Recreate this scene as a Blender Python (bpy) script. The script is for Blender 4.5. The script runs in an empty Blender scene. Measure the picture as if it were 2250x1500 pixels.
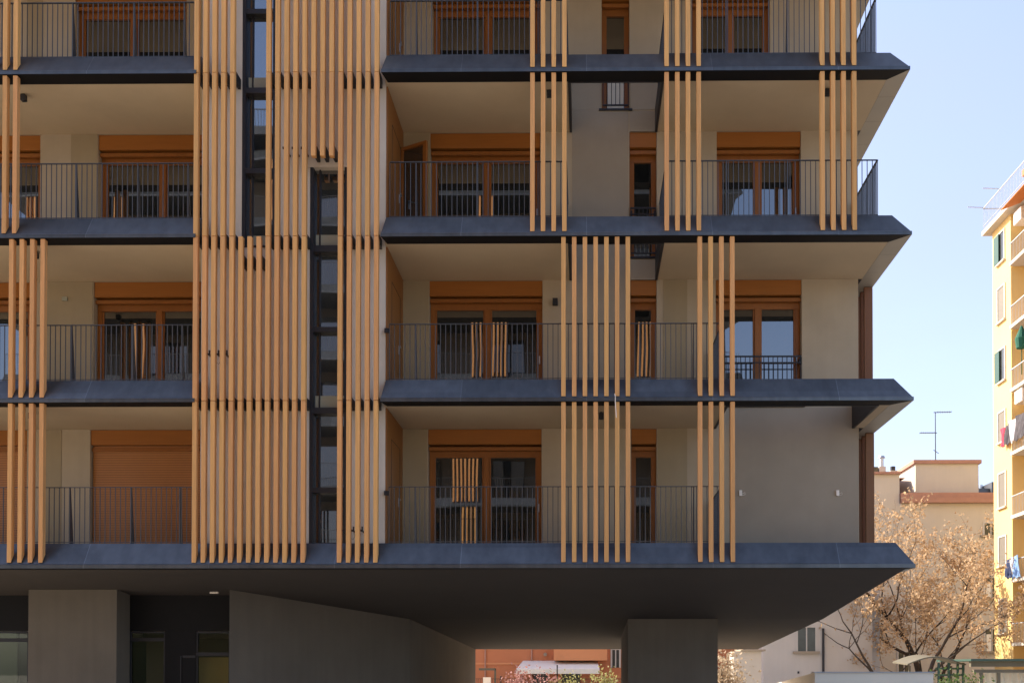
import bpy, bmesh, math, random
from mathutils import Vector, Matrix
R = math.radians
random.seed(7)
S = bpy.context.scene
COL = S.collection

# ------------------------------------------------------------------ camera
CAMP = Vector((0.0, -20.0, 1.6))
PITCH, YAW = 0.0141, 0.0095
FPX, PPX, PPY = 2288.0, 1266.5, 1440.5
cd = bpy.data.cameras.new("camera")
cam = bpy.data.objects.new("camera", cd)
COL.objects.link(cam)
cam.location = CAMP
cam.rotation_euler = (math.pi / 2 + PITCH, 0, YAW)
cd.sensor_width = 36.0
cd.lens = 36.0 * FPX / 2250.0
cd.shift_x = (1125.0 - PPX) / 2250.0
cd.shift_y = (PPY - 750.0) / 2250.0
cd.clip_end = 2000.0
S.camera = cam

# ------------------------------------------------------------------ sky and sun
SUN_EL = R(34)
SUN_H = Vector((-0.85, 0.53)).normalized()          # horizontal direction towards the sun
w = bpy.data.worlds.new("World")
S.world = w
w.use_nodes = True
nt = w.node_tree
bg = nt.nodes["Background"]
sky = nt.nodes.new("ShaderNodeTexSky")
sky.sky_type = 'NISHITA'
sky.sun_disc = False
sky.sun_elevation = SUN_EL
sky.sun_rotation = math.atan2(SUN_H.x, SUN_H.y)
sky.air_density = 1.0
sky.dust_density = 2.0
sky.ozone_density = 2.2
hz = nt.nodes.new("ShaderNodeMix"); hz.data_type = 'RGBA'
hz.inputs[0].default_value = 0.42
hz.inputs[7].default_value = (1.60, 1.86, 2.36, 1)     # thin even veil of high cloud
cn = nt.nodes.new("ShaderNodeTexNoise"); cn.inputs["Scale"].default_value = 2.2; cn.inputs["Detail"].default_value = 5
cr = nt.nodes.new("ShaderNodeMapRange"); cr.inputs["From Min"].default_value = 0.3; cr.inputs["From Max"].default_value = 0.7
cr.inputs["To Min"].default_value = 0.26; cr.inputs["To Max"].default_value = 0.50
tcw = nt.nodes.new("ShaderNodeTexCoord"); mpw = nt.nodes.new("ShaderNodeMapping"); mpw.inputs["Scale"].default_value = (1, 1, 2.5)
nt.links.new(tcw.outputs["Generated"], mpw.inputs[0]); nt.links.new(mpw.outputs[0], cn.inputs["Vector"])
nt.links.new(cn.outputs["Fac"], cr.inputs["Value"])
sy = nt.nodes.new("ShaderNodeSeparateXYZ"); nt.links.new(tcw.outputs["Generated"], sy.inputs[0])
yr = nt.nodes.new("ShaderNodeMapRange"); yr.inputs["From Min"].default_value = -0.6; yr.inputs["From Max"].default_value = 0.5
yr.inputs["To Min"].default_value = 0.25; yr.inputs["To Max"].default_value = 1.15     # the veil thins out away from the sun
nt.links.new(sy.outputs[1], yr.inputs["Value"])
ym = nt.nodes.new("ShaderNodeMath"); ym.operation = 'MULTIPLY'
nt.links.new(yr.outputs[0], ym.inputs[0]); nt.links.new(cr.outputs[0], ym.inputs[1]); nt.links.new(ym.outputs[0], hz.inputs[0])
nt.links.new(sky.outputs[0], hz.inputs[6])
tn = nt.nodes.new("ShaderNodeMix"); tn.data_type = 'RGBA'; tn.blend_type = 'MULTIPLY'; tn.inputs[0].default_value = 1.0
tn.inputs[7].default_value = (1.03, 0.945, 0.975, 1)
nt.links.new(hz.outputs[2], tn.inputs[6]); nt.links.new(tn.outputs[2], bg.inputs[0])
bg.inputs[1].default_value = 0.118
sd = bpy.data.lights.new("sun", 'SUN')
sd.energy = 3.0
sd.angle = R(0.5)
sd.color = (1.0, 0.90, 0.76)
sun = bpy.data.objects.new("sun", sd)
COL.objects.link(sun)
tosun = Vector((SUN_H.x * math.cos(SUN_EL), SUN_H.y * math.cos(SUN_EL), math.sin(SUN_EL)))
sun.rotation_euler = tosun.to_track_quat('Z', 'Y').to_euler()
sun.location = (-30, 20, 60)
S.view_settings.view_transform = 'Standard'
S.view_settings.look = 'None'
S.view_settings.exposure = 1.83
S.view_settings.gamma = 1.0
S.cycles.max_bounces = 8
S.cycles.diffuse_bounces = 5
S.cycles.glossy_bounces = 4
S.cycles.transparent_max_bounces = 8

# ------------------------------------------------------------------ layout helper: where a sight line meets the plane y = Y
cyw, syw, cpt, spt = math.cos(YAW), math.sin(YAW), math.cos(PITCH), math.sin(PITCH)
FWD = Vector((-syw * cpt, cyw * cpt, spt))
RGT = Vector((cyw, syw, 0))
UPV = RGT.cross(FWD)
def P(u, v, Y):
    d = FWD + RGT * ((u - PPX) / FPX) - UPV * ((v - PPY) / FPX)
    return CAMP + d * ((Y - CAMP.y) / d.y)
def PX(u, v, Y): return P(u, v, Y).x
def PZ(v, Y, u=1200): return P(u, v, Y).z

# ------------------------------------------------------------------ materials
def mat(name, col, rough=0.8, var=0.06, scale=3.0, bump=0.0, bscale=60.0, metallic=0.0, spec=0.5, objvar=0.0, ior=None,
        streak=0.0, seam=0.0, lines=None, stretch=None):
    m = bpy.data.materials.new(name)
    m.use_nodes = True
    t = m.node_tree
    n, l = t.nodes, t.links
    b = n["Principled BSDF"]
    b.inputs["Roughness"].default_value = rough
    b.inputs["Metallic"].default_value = metallic
    b.inputs["Specular IOR Level"].default_value = spec
    if ior: b.inputs["IOR"].default_value = ior
    geo = n.new("ShaderNodeTexCoord")
    src = geo.outputs["Object"]
    if stretch:
        mp = n.new("ShaderNodeMapping")
        mp.inputs["Scale"].default_value = stretch
        l.new(src, mp.inputs["Vector"])
        src = mp.outputs[0]
    no = n.new("ShaderNodeTexNoise")
    no.inputs["Scale"].default_value = scale
    no.inputs["Detail"].default_value = 6
    no.inputs["Roughness"].default_value = 0.6
    l.new(src, no.inputs["Vector"])
    hsv = n.new("ShaderNodeHueSaturation")
    hsv.inputs["Color"].default_value = (*col, 1)
    mr = n.new("ShaderNodeMapRange")
    mr.inputs["From Min"].default_value = 0.25
    mr.inputs["From Max"].default_value = 0.75
    mr.inputs["To Min"].default_value = 1 - var
    mr.inputs["To Max"].default_value = 1 + var
    l.new(no.outputs["Fac"], mr.inputs["Value"])
    val = mr.outputs[0]
    def mul(a, bsock):
        k = n.new("ShaderNodeMath"); k.operation = 'MULTIPLY'
        l.new(a, k.inputs[0]); l.new(bsock, k.inputs[1])
        return k.outputs[0]
    if objvar:
        oi = n.new("ShaderNodeObjectInfo")
        m2 = n.new("ShaderNodeMapRange")
        m2.inputs["To Min"].default_value = 1 - objvar
        m2.inputs["To Max"].default_value = 1 + objvar
        l.new(oi.outputs["Random"], m2.inputs["Value"])
        val = mul(val, m2.outputs[0])
        wn = n.new("ShaderNodeTexWhiteNoise"); wn.noise_dimensions = '1D'
        l.new(oi.outputs["Random"], wn.inputs["W"])
        m3 = n.new("ShaderNodeMapRange")
        m3.inputs["To Min"].default_value = 0.5 - objvar * 0.08
        m3.inputs["To Max"].default_value = 0.5 + objvar * 0.08
        l.new(wn.outputs["Value"], m3.inputs["Value"])
        l.new(m3.outputs[0], hsv.inputs["Hue"])
    if streak:
        mp2 = n.new("ShaderNodeMapping")
        mp2.inputs["Scale"].default_value = (6.0, 6.0, 0.35)
        l.new(geo.outputs["Object"], mp2.inputs["Vector"])
        n2 = n.new("ShaderNodeTexNoise")
        n2.inputs["Scale"].default_value = 1.0
        n2.inputs["Detail"].default_value = 5
        l.new(mp2.outputs[0], n2.inputs["Vector"])
        m4 = n.new("ShaderNodeMapRange")
        m4.inputs["From Min"].default_value = 0.3
        m4.inputs["From Max"].default_value = 0.7
        m4.inputs["To Min"].default_value = 1 - streak
        m4.inputs["To Max"].default_value = 1 + streak
        l.new(n2.outputs["Fac"], m4.inputs["Value"])
        val = mul(val, m4.outputs[0])
    if seam or lines:
        sp = n.new("ShaderNodeSeparateXYZ")
        l.new(geo.outputs["Object"], sp.inputs[0])
        ax, per, wd, amt = lines if lines else ('X', 2.43, 0.012, seam)
        a = n.new("ShaderNodeMath"); a.operation = 'DIVIDE'; a.inputs[1].default_value = per
        l.new(sp.outputs[ax], a.inputs[0])
        f = n.new("ShaderNodeMath"); f.operation = 'FRACT'; l.new(a.outputs[0], f.inputs[0])
        g = n.new("ShaderNodeMath"); g.operation = 'LESS_THAN'; g.inputs[1].default_value = wd / per
        l.new(f.outputs[0], g.inputs[0])
        m5 = n.new("ShaderNodeMapRange")
        m5.inputs["To Min"].default_value = 1.0
        m5.inputs["To Max"].default_value = 1.0 + amt
        l.new(g.outputs[0], m5.inputs["Value"])
        val = mul(val, m5.outputs[0])
        if seam:
            fl = n.new("ShaderNodeMath"); fl.operation = 'FLOOR'; l.new(a.outputs[0], fl.inputs[0])
            wz = n.new("ShaderNodeMath"); wz.operation = 'FLOOR'
            l.new(sp.outputs['Z'], wz.inputs[0])
            cb = n.new("ShaderNodeCombineXYZ"); l.new(fl.outputs[0], cb.inputs[0]); l.new(wz.outputs[0], cb.inputs[1])
            wn2 = n.new("ShaderNodeTexWhiteNoise"); wn2.noise_dimensions = '2D'; l.new(cb.outputs[0], wn2.inputs["Vector"])
            m6 = n.new("ShaderNodeMapRange"); m6.inputs["To Min"].default_value = 0.84; m6.inputs["To Max"].default_value = 1.16
            l.new(wn2.outputs["Value"], m6.inputs["Value"]); val = mul(val, m6.outputs[0])
    l.new(val, hsv.inputs["Value"])
    l.new(hsv.outputs[0], b.inputs["Base Color"])
    if bump:
        nb = n.new("ShaderNodeTexNoise")
        nb.inputs["Scale"].default_value = bscale
        nb.inputs["Detail"].default_value = 4 if bscale > 5 else 0
        l.new(src, nb.inputs["Vector"])
        bn = n.new("ShaderNodeBump")
        bn.inputs["Strength"].default_value = bump
        bn.inputs["Distance"].default_value = 0.01
        l.new(nb.outputs["Fac"], bn.inputs["Height"])
        l.new(bn.outputs[0], b.inputs["Normal"])
    return m

M = {}
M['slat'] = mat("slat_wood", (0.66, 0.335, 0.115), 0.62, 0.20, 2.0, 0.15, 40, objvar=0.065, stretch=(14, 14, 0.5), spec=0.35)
M['slat_shaded'] = mat("slat_wood_shaded", (0.20, 0.085, 0.038), 0.62, 0.10, 2.0, 0.15, 40, objvar=0.10, stretch=(14, 14, 0.5), spec=0.35)  # slat timber again, with the shade of the side elevation painted in
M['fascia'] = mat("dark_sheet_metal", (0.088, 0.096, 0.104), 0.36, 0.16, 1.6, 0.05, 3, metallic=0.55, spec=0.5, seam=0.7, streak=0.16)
M['edge_under_lit'] = mat("edge_underside_lit", (0.40, 0.36, 0.29), 0.5, 0.08, 1.0, metallic=0.2, lines=('Y', 0.95, 0.012, -0.35))  # light reflected onto the side underside is put into this paler colour
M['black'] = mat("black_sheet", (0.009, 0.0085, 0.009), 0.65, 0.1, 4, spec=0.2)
M['dark'] = mat("black_metal", (0.022, 0.022, 0.026), 0.5, 0.1, 4, spec=0.4)
M['rail'] = mat("railing_metal", (0.075, 0.078, 0.085), 0.42, 0.08, 5, metallic=0.3)
M['soffit'] = mat("soffit_plaster", (0.55, 0.430, 0.275), 0.9, 0.06, 1.2, 0.12, 70)
M['beige'] = mat("beige_plaster", (0.43, 0.348, 0.238), 0.92, 0.09, 0.9, 0.25, 90, streak=0.02)
M['taupe'] = mat("taupe_plaster", (0.345, 0.272, 0.165), 0.92, 0.09, 0.9, 0.25, 90, streak=0.02)
M['grey'] = mat("grey_plaster", (0.34, 0.282, 0.208), 0.92, 0.11, 0.7, 0.25, 90, streak=0.012)
M['pink'] = mat("pale_plaster", (0.68, 0.615, 0.51), 0.92, 0.05, 1.4, 0.2, 90, streak=0.05)
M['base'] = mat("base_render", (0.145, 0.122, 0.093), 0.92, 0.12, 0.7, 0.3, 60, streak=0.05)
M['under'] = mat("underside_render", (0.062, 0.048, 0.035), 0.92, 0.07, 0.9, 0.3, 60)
M['panel'] = mat("orange_wood", (0.33, 0.118, 0.019), 0.5, 0.10, 2.2, 0.05, 30, stretch=(0.7, 8, 14), spec=0.4)
M['frame'] = mat("window_wood", (0.28, 0.098, 0.018), 0.45, 0.10, 2.2, 0.05, 30, stretch=(6, 6, 1), spec=0.4)
M['shutter'] = mat("roller_shutter", (0.42, 0.168, 0.045), 0.5, 0.06, 3, lines=('Z', 0.052, 0.012, -0.5))
M['cheek'] = mat("cheek_boards", (0.27, 0.105, 0.022), 0.5, 0.10, 2.5, 0.05, 30, stretch=(6, 6, 0.6), lines=('Y', 0.14, 0.008, -0.45))
M['pane'] = mat("dark_glass", (0.012, 0.013, 0.012), 0.012, 0.0, 1, 0.08, 1.1, spec=0.5, ior=2.5)
M['pane2'] = mat("strip_glass", (0.020, 0.026, 0.030), 0.015, 0.0, 1, 0.12, 1.4, spec=0.5, ior=3.0)
M['blind'] = mat("blind_fabric", (0.33, 0.33, 0.25), 0.6, 0.05, 3)
M['wallwhite'] = mat("white_wall_render", (0.90, 0.80, 0.64), 0.9, 0.06, 0.8, 0.2, 60)
M['drape'] = mat("drawn_drape", (0.17, 0.145, 0.11), 0.7, 0.08, 3)
M['white'] = mat("white_plastic", (0.86, 0.77, 0.65), 0.4, 0.03, 3)
M['steel'] = mat("dull_steel", (0.5, 0.5, 0.5), 0.35, 0.05, 3, metallic=0.8)
M['ground'] = mat("paving_ground", (0.40, 0.355, 0.29), 0.9, 0.12, 0.4, 0.2, 20)
M['cream'] = mat("cream_render", (0.56, 0.51, 0.43), 0.92, 0.07, 0.35, 0.1, 30, streak=0.02)
M['ashcream'] = mat("grey_cream_render", (0.56, 0.53, 0.48), 0.92, 0.09, 0.35, 0.1, 30, streak=0.02)
M['yellow'] = mat("yellow_render", (0.79, 0.555, 0.215), 0.92, 0.06, 0.4, 0.1, 30, streak=0.02)
M['yellow_shaded'] = mat("shaded_yellow_render", (0.62, 0.33, 0.08), 0.92, 0.06, 0.5, 0.1, 30)  # the yellow render with the shade of the loggia recess painted in
M['terra'] = mat("terracotta_render", (0.52, 0.19, 0.085), 0.92, 0.06, 0.4, 0.1, 30)
M['terra2'] = mat("light_terracotta_render", (0.64, 0.27, 0.12), 0.92, 0.06, 0.4, 0.1, 30)
M['tile'] = mat("roof_tile", (0.36, 0.15, 0.09), 0.85, 0.25, 3, lines=('X', 0.25, 0.06, -0.4))
M['coping'] = mat("red_coping", (0.42, 0.225, 0.16), 0.8, 0.1, 2)
M['green'] = mat("green_shutter", (0.018, 0.085, 0.058), 0.5, 0.08, 4, lines=('Z', 0.09, 0.03, -0.4))
M['iron'] = mat("white_iron", (0.42, 0.43, 0.44), 0.5, 0.1, 6)
M['darkglass'] = mat("far_glass", (0.06, 0.065, 0.06), 0.08, 0.3, 2)
M['awning'] = mat("orange_awning", (0.55, 0.17, 0.03), 0.8, 0.08, 3)
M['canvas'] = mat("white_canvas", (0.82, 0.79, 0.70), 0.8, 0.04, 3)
M['bark'] = mat("tree_bark", (0.055, 0.040, 0.028), 0.95, 0.3, 6, 0.5, 25)
M['leaf'] = mat("dry_leaf", (0.53, 0.375, 0.225), 0.8, 0.45, 2.4, spec=0.2)
M['dryleaf'] = mat("pale_dry_leaf", (0.46, 0.36, 0.24), 0.8, 0.25, 1.5, spec=0.2)
M['greenleaf'] = mat("green_leaf", (0.085, 0.13, 0.035), 0.7, 0.3, 2, spec=0.3)
M['yellowleaf'] = mat("yellow_leaf", (0.32, 0.31, 0.12), 0.7, 0.25, 2, spec=0.3)
M['pinkleaf'] = mat("pink_blossom", (0.42, 0.22, 0.19), 0.7, 0.25, 2, spec=0.3)
M['olive'] = mat("olive_metal", (0.13, 0.115, 0.075), 0.6, 0.1, 3)
M['dkgreen'] = mat("green_metal", (0.035, 0.085, 0.065), 0.5, 0.1, 3)
M['lobby'] = mat("lobby_wall", (0.085, 0.10, 0.06), 0.7, 0.08, 1)
M['warmlit'] = mat("warm_lit_board", (0.70, 0.46, 0.18), 0.7, 0.08, 1)
for nm, c in (('navy', (0.03, 0.045, 0.11)), ('jeans', (0.22, 0.36, 0.60)), ('red', (0.50, 0.05, 0.09)), ('charcoal', (0.07, 0.06, 0.065)),
              ('cloth_white', (0.8, 0.8, 0.8)), ('parasol', (0.012, 0.10, 0.06))):
    M[nm] = mat(nm + "_fabric", c, 0.9, 0.1, 5)
# leaves let light through
for k in ('leaf', 'dryleaf', 'greenleaf', 'yellowleaf', 'pinkleaf'):
    t = M[k].node_tree
    b = t.nodes["Principled BSDF"]
    tr = t.nodes.new("ShaderNodeBsdfTranslucent")
    t.links.new(b.inputs["Base Color"].links[0].from_socket, tr.inputs[0])
    mx = t.nodes.new("ShaderNodeMixShader"); mx.inputs[0].default_value = 0.35
    t.links.new(b.outputs[0], mx.inputs[1]); t.links.new(tr.outputs[0], mx.inputs[2])
    t.links.new(mx.outputs[0], t.nodes["Material Output"].inputs[0])
# clear lobby glass: a thin reflecting sheet one sees through
def clear_glass(name):
    m = bpy.data.materials.new(name); m.use_nodes = True
    t = m.node_tree; t.nodes.remove(t.nodes["Principled BSDF"])
    g = t.nodes.new("ShaderNodeBsdfGlossy"); g.inputs["Roughness"].default_value = 0.01
    tp = t.nodes.new("ShaderNodeBsdfTransparent"); tp.inputs[0].default_value = (0.80, 0.86, 0.78, 1)
    fr = t.nodes.new("ShaderNodeFresnel"); fr.inputs[0].default_value = 1.6
    mx = t.nodes.new("ShaderNodeMixShader")
    t.links.new(fr.outputs[0], mx.inputs[0]); t.links.new(tp.outputs[0], mx.inputs[1]); t.links.new(g.outputs[0], mx.inputs[2])
    t.links.new(mx.outputs[0], t.nodes["Material Output"].inputs[0])
    return m
M['clear'] = clear_glass("clear_glass")

# ------------------------------------------------------------------ mesh building
ORIG = {}
class MB:
    def __init__(s): s.v = []; s.f = []; s.m = []
    def add(s, vs, fs, mi=0):
        o = len(s.v); s.v += [tuple(p) for p in vs]
        s.f += [tuple(i + o for i in f) for f in fs]; s.m += [mi] * len(fs)
    def box(s, x0, x1, y0, y1, z0, z1, mi=0):
        if x1 < x0: x0, x1 = x1, x0
        if y1 < y0: y0, y1 = y1, y0
        if z1 < z0: z0, z1 = z1, z0
        s.add([(x0,y0,z0),(x1,y0,z0),(x1,y1,z0),(x0,y1,z0),(x0,y0,z1),(x1,y0,z1),(x1,y1,z1),(x0,y1,z1)],
              [(0,3,2,1),(4,5,6,7),(0,1,5,4),(1,2,6,5),(2,3,7,6),(3,0,4,7)], mi)
    def hexa(s, p, mi=0):   # eight corners, bottom ring then top ring
        s.add(p, [(0,3,2,1),(4,5,6,7),(0,1,5,4),(1,2,6,5),(2,3,7,6),(3,0,4,7)], mi)
    def prism(s, ring_a, ring_b, mi=0):
        n = len(ring_a)
        fs = [(i, (i + 1) % n, n + (i + 1) % n, n + i) for i in range(n)]
        fs += [tuple(range(n - 1, -1, -1)), tuple(range(n, 2 * n))]
        s.add(list(ring_a) + list(ring_b), fs, mi)
    def tube(s, pts, rads, n=6, mi=0):
        rings = []
        pts = [Vector(p) for p in pts]
        for i, p in enumerate(pts):
            d = (pts[min(i + 1, len(pts) - 1)] - pts[max(i - 1, 0)]).normalized()
            a = d.cross(Vector((0.31, 0.87, 0.38))).normalized(); b = d.cross(a)
            r = rads[i] if isinstance(rads, (list, tuple)) else rads
            rings.append([p + (a * math.cos(2 * math.pi * j / n) + b * math.sin(2 * math.pi * j / n)) * r for j in range(n)])
        o = [q for r_ in rings for q in r_]
        fs = []
        for i in range(len(pts) - 1):
            for j in range(n):
                k = (j + 1) % n
                fs.append((i * n + j, i * n + k, (i + 1) * n + k, (i + 1) * n + j))
        fs.append(tuple(range(n - 1, -1, -1))); fs.append(tuple(range((len(pts) - 1) * n, len(pts) * n)))
        s.add(o, fs, mi)
    def build(s, name, mats, parent=None, bevel=0.0, smooth=False):
        me = bpy.data.meshes.new(name)
        me.from_pydata(s.v, [], s.f)
        if not isinstance(mats, (list, tuple)): mats = [mats]
        for k in mats: me.materials.append(M[k])
        me.polygons.foreach_set("material_index", s.m)
        bm = bmesh.new(); bm.from_mesh(me)
        bmesh.ops.recalc_face_normals(bm, faces=bm.faces)
        bm.to_mesh(me); bm.free()
        if smooth: me.polygons.foreach_set("use_smooth", [True] * len(me.polygons))
        o = bpy.data.objects.new(name, me)
        COL.objects.link(o)
        if parent: put(o, parent)
        if bevel:
            bv = o.modifiers.new("bevel", 'BEVEL'); bv.width = bevel; bv.segments = 1; bv.limit_method = 'ANGLE'
        return o
def put(o, parent):
    o.parent = parent
    og = ORIG.get(parent.name, Vector((0, 0, 0)))
    o.matrix_parent_inverse = Matrix.Translation(-og)
def thing(name, label, cat, loc, group=None):
    o = bpy.data.objects.new(name, None)
    COL.objects.link(o)
    o.location = loc; o.empty_display_size = 0.3
    ORIG[o.name] = Vector(loc)
    tag(o, label, cat, group)
    return o
def tag(o, label, cat, group=None):
    o['label'] = label; o['category'] = cat
    if group: o['group'] = group
    return o
def boxes(name, lst, m, parent, bevel=0.0):
    b = MB()
    for q in lst: b.box(*q)
    return b.build(name, m, parent, bevel)

# ------------------------------------------------------------------ ground
GZ = -0.8
g = MB(); g.add([(-500, -500, GZ), (500, -500, GZ), (500, 700, GZ), (-500, 700, GZ)], [(0, 1, 2, 3)])
o = g.build("ground", 'ground'); o['kind'] = 'structure'

# ================================================================== the new apartment building
B = thing("apartment_building", "new apartment building with vertical timber slats, dark metal balcony edges and a raised ground floor", "building", (-1, 8, GZ))
ST = 3.2
def ZT(k): return 3.6252 + ST * k                     # height of a balcony's sharp front edge
YW = 2.2655                                           # plane of the recessed balcony wall
YM = 0.45                                             # plane of the plaster block behind the slats
XL, XE = -17.0, -7.58                                 # left bay
XR0 = -3.965                                          # right bay begins at the cheek
XBL, XBR = PX(443, 500, YM), -3.97                    # plaster block
XC = {0: 6.30, 1: 6.28, 2: 6.26, 3: 6.24, 4: 6.24}
XWR = PX(1886, 740, 2.2655)                                            # right end of the recessed wall
CE = -0.037
YB = 16.0                                             # rear of the building
FL = 0.45

def sweep(profile, x0, xc, yb, z, left_skew=0.0):
    """fascia profile (inset, height) carried along the front from x0 to the corner xc, then back along the side"""
    b = MB(); rings = []
    rings.append([(x0 + d * left_skew, d, z + h) for d, h in profile])
    if yb is None:
        rings.append([(xc, d, z + h) for d, h in profile])
    else:
        rings.append([(xc - d, d, z + h) for d, h in profile])
        rings.append([(xc - d, yb, z + h) for d, h in profile])
    n = len(profile); vs = [q for r_ in rings for q in r_]; fs = []
    for i in range(len(rings) - 1):
        for j in range(n):
            k = (j + 1) % n
            fs.append((i * n + j, i * n + k, (i + 1) * n + k, (i + 1) * n + j))
    fs.append(tuple(range(n - 1, -1, -1))); fs.append(tuple(range((len(rings) - 1) * n, len(rings) * n)))
    b.add(vs, fs)
    for i in range(len(rings) - 1):
        b.m[i * n + n - 1] = 1 + i                      # underside: black sheet along the front, along the side paler, with reflected light painted in
    return b
PROF = [(-0.012, -0.035), (-0.012, 0.032), (0.012, 0.046), (0.285, 0.466), (0.345, 0.466), (0.345, CE)]
PROF0 = [(-0.012, -0.05), (-0.012, 0.020), (0.012, 0.034), (0.285, 0.466), (0.47, 0.466), (0.47, 0.0), (0.12, -0.062)]

ZR = PZ(711, 0.33, 1000) - ZT(1)                      # top of the railings above the edge
def bar_rail(name, parent, x0, x1, zt, y=0.335, ret0=None, ret1=None, posts=(), bars=True):
    b = MB(); z0, z1 = zt + 0.475, zt + ZR
    b.box(x0, x1, y - 0.02, y + 0.02, z1 - 0.012, z1)
    b.box(x0, x1, y - 0.008, y + 0.008, z0 + 0.02, z0 + 0.032)
    n = max(2, round((x1 - x0) / 0.101))
    for i in range(n + 1):
        x = x0 + (x1 - x0) * i / n
        b.box(x - 0.007, x + 0.007, y - 0.007, y + 0.007, z0, z1 - 0.012)
    for x in posts:
        b.hexa([(x - 0.009, y - 0.012, z0 - 0.01), (x + 0.009, y - 0.012, z0 - 0.01), (x + 0.009, y + 0.15, z0 - 0.01), (x - 0.009, y + 0.15, z0 - 0.01),
                (x - 0.009, y - 0.012, z1 - 0.012), (x + 0.009, y - 0.012, z1 - 0.012), (x + 0.009, y + 0.03, z1 - 0.012), (x - 0.009, y + 0.03, z1 - 0.012)])
    for x, ye in ((x0, ret0), (x1, ret1)):
        if ye is None: continue
        b.box(x - 0.02, x + 0.02, y, ye, z1 - 0.012, z1 - 0.0005)
        b.box(x - 0.008, x + 0.008, y, ye, z0 + 0.02, z0 + 0.0315)
        m_ = max(2, round((ye - y) / 0.101))
        for i in range(1, m_ + 1):
            yy = y + (ye - y) * i / m_
            b.box(x - 0.011, x + 0.011, yy - 0.007, yy + 0.007, z0, z1 - 0.012)
    return b.build(name, 'rail', parent)

def soffit_lamp(parent, u, v, zs):
    # small black box lamp hung under a balcony ceiling
    d = (zs - CAMP.z)
    # depth at which the ceiling height shows at this row
    lo, hi = 0.4, 2.2
    for _ in range(30):
        mid = (lo + hi) / 2
        if PZ(v, mid, u) > zs: hi = mid
        else: lo = mid
    y = 0.5 * (lo + hi); x = PX(u, v, y)
    b = MB()
    b.box(x - 0.05, x + 0.05, y - 0.05, y + 0.05, zs - 0.14, zs - 0.02)
    b.box(x - 0.02, x + 0.02, y - 0.02, y + 0.02, zs - 0.02, zs)
    b.tube([(x, y, zs - 0.14), (x, y, zs - 0.15)], 0.035, 10)
    return b.build("ceiling_lamp", 'dark', parent, 0.004)

NOTCH = {1: (2.73, 5.73), 2: (-0.36, 1.53), 3: (-0.36, 1.53)}
BAL = {}
for k in range(0, 5):
    zt = ZT(k)
    if k == 0:
        f = sweep(PROF0, XL, XC[0], YB, zt).build("balcony_edge", ['fascia', 'black', 'edge_under_lit'], B)
        BAL[(0, 'L')] = BAL[(0, 'R')] = f
        continue
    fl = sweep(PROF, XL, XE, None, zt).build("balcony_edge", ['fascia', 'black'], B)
    fr = sweep(PROF, XR0 - 0.01, XC[k], YB, zt, 0.18).build("balcony_edge", ['fascia', 'black', 'edge_under_lit'], B)
    BAL[(k, 'L')], BAL[(k, 'R')] = fl, fr
    # the plastered slab behind the edge
    boxes("balcony_ceiling", [(XL, XBL - 0.002, 0.347, YW - 0.002, zt + CE + 0.001, zt + FL)], 'soffit', fl)
    xr = XC[k] - 0.347
    n = NOTCH.get(k)
    if n:
        b = MB()
        b.box(XR0 + 0.002, n[0], 0.347, YW - 0.002, zt + CE + 0.001, zt + FL)
        b.box(n[1], xr, 0.347, YW - 0.002, zt + CE + 0.001, zt + FL)
        b.build("balcony_ceiling", 'soffit', fr)
        # dark metal lining of the void cut through the slab
        b = MB(); t = 0.05
        b.box(n[0], n[0] + t, 0.349, YW - 0.004, zt + CE - 0.012, zt + FL + 0.02)
        b.box(n[1] - t, n[1], 0.349, YW - 0.004, zt + CE - 0.012, zt + FL + 0.02)
        b.box(n[0] + t, n[1] - t, 0.349, 0.38, zt + CE - 0.012, zt + FL + 0.02)
        b.build("void_lining", 'dark', fr)
    else:
        boxes("balcony_ceiling", [(XR0 + 0.002, xr, 0.347, YW - 0.002, zt + CE + 0.001, zt + FL)], 'soffit', fr)
    # side slab beyond the wall plane
    boxes("side_ceiling", [(XWR + 0.002, xr, YW + 0.002, YB - 0.01, zt + CE + 0.001, zt + FL)], 'dark', fr)
# floor plate of the first storey
boxes("floor_plate", [(XL, XC[0] - 0.5, 0.475, YB - 0.02, ZT(0) + 0.02, ZT(0) + FL)], 'dark', B)

# railings
for k in range(0, 4):
    zt = ZT(k)
    pl = [PX(u, 770 - 366 * (k - 1), 0.34) for u in {0: (153, 288, 395), 1: (157, 292, 400), 2: (167, 303, 413), 3: (160, 295, 405)}[k]]
    bar_rail("railing", BAL[(k, 'L')], XL + 0.2, XBL - 0.02, zt, posts=pl)
    x0 = XR0 + 0.10
    if k >= 2:
        nl, nr = NOTCH[k]
        bar_rail("railing", BAL[(k, 'R')], x0, nl - 0.04, zt, ret1=YW - 0.05, posts=(-3.35, -2.15, -0.95))
        bar_rail("railing", BAL[(k, 'R')], nr + 0.05, XC[k] - 0.55, zt, ret0=YW - 0.05, ret1=9.0, posts=(2.75, 3.95, 5.05))
    else:
        bar_rail("railing", BAL[(k, 'R')], x0, 2.66, zt, ret1=YW - 0.05, posts=(-3.35, -2.15, -0.95, -0.2, 1.05, 2.1))
# small black junction box where the railing meets the cheek
for k, v in ((1, 724), (0, 1081)):
    x, z = XR0 + 0.03, PZ(v, 0.36, 847)
    boxes("rail_bracket", [(x - 0.04, x + 0.06, 0.36, 0.42, z - 0.05, z + 0.03)], 'dark', BAL[(k, 'R')])

for k, side, u, v in ((4, 'R', 0, 0),):
    pass
for k, side, u, v in ((3, 'L', 52, 207), (3, 'R', 1207, 198), (3, 'R', 1818, 195), (2, 'L', 78, 552), (1, 'L', 70, 905), (1, 'R', 1321, 905)):
    soffit_lamp(BAL[(k, side)], u, v, ZT(k) + CE)

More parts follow.
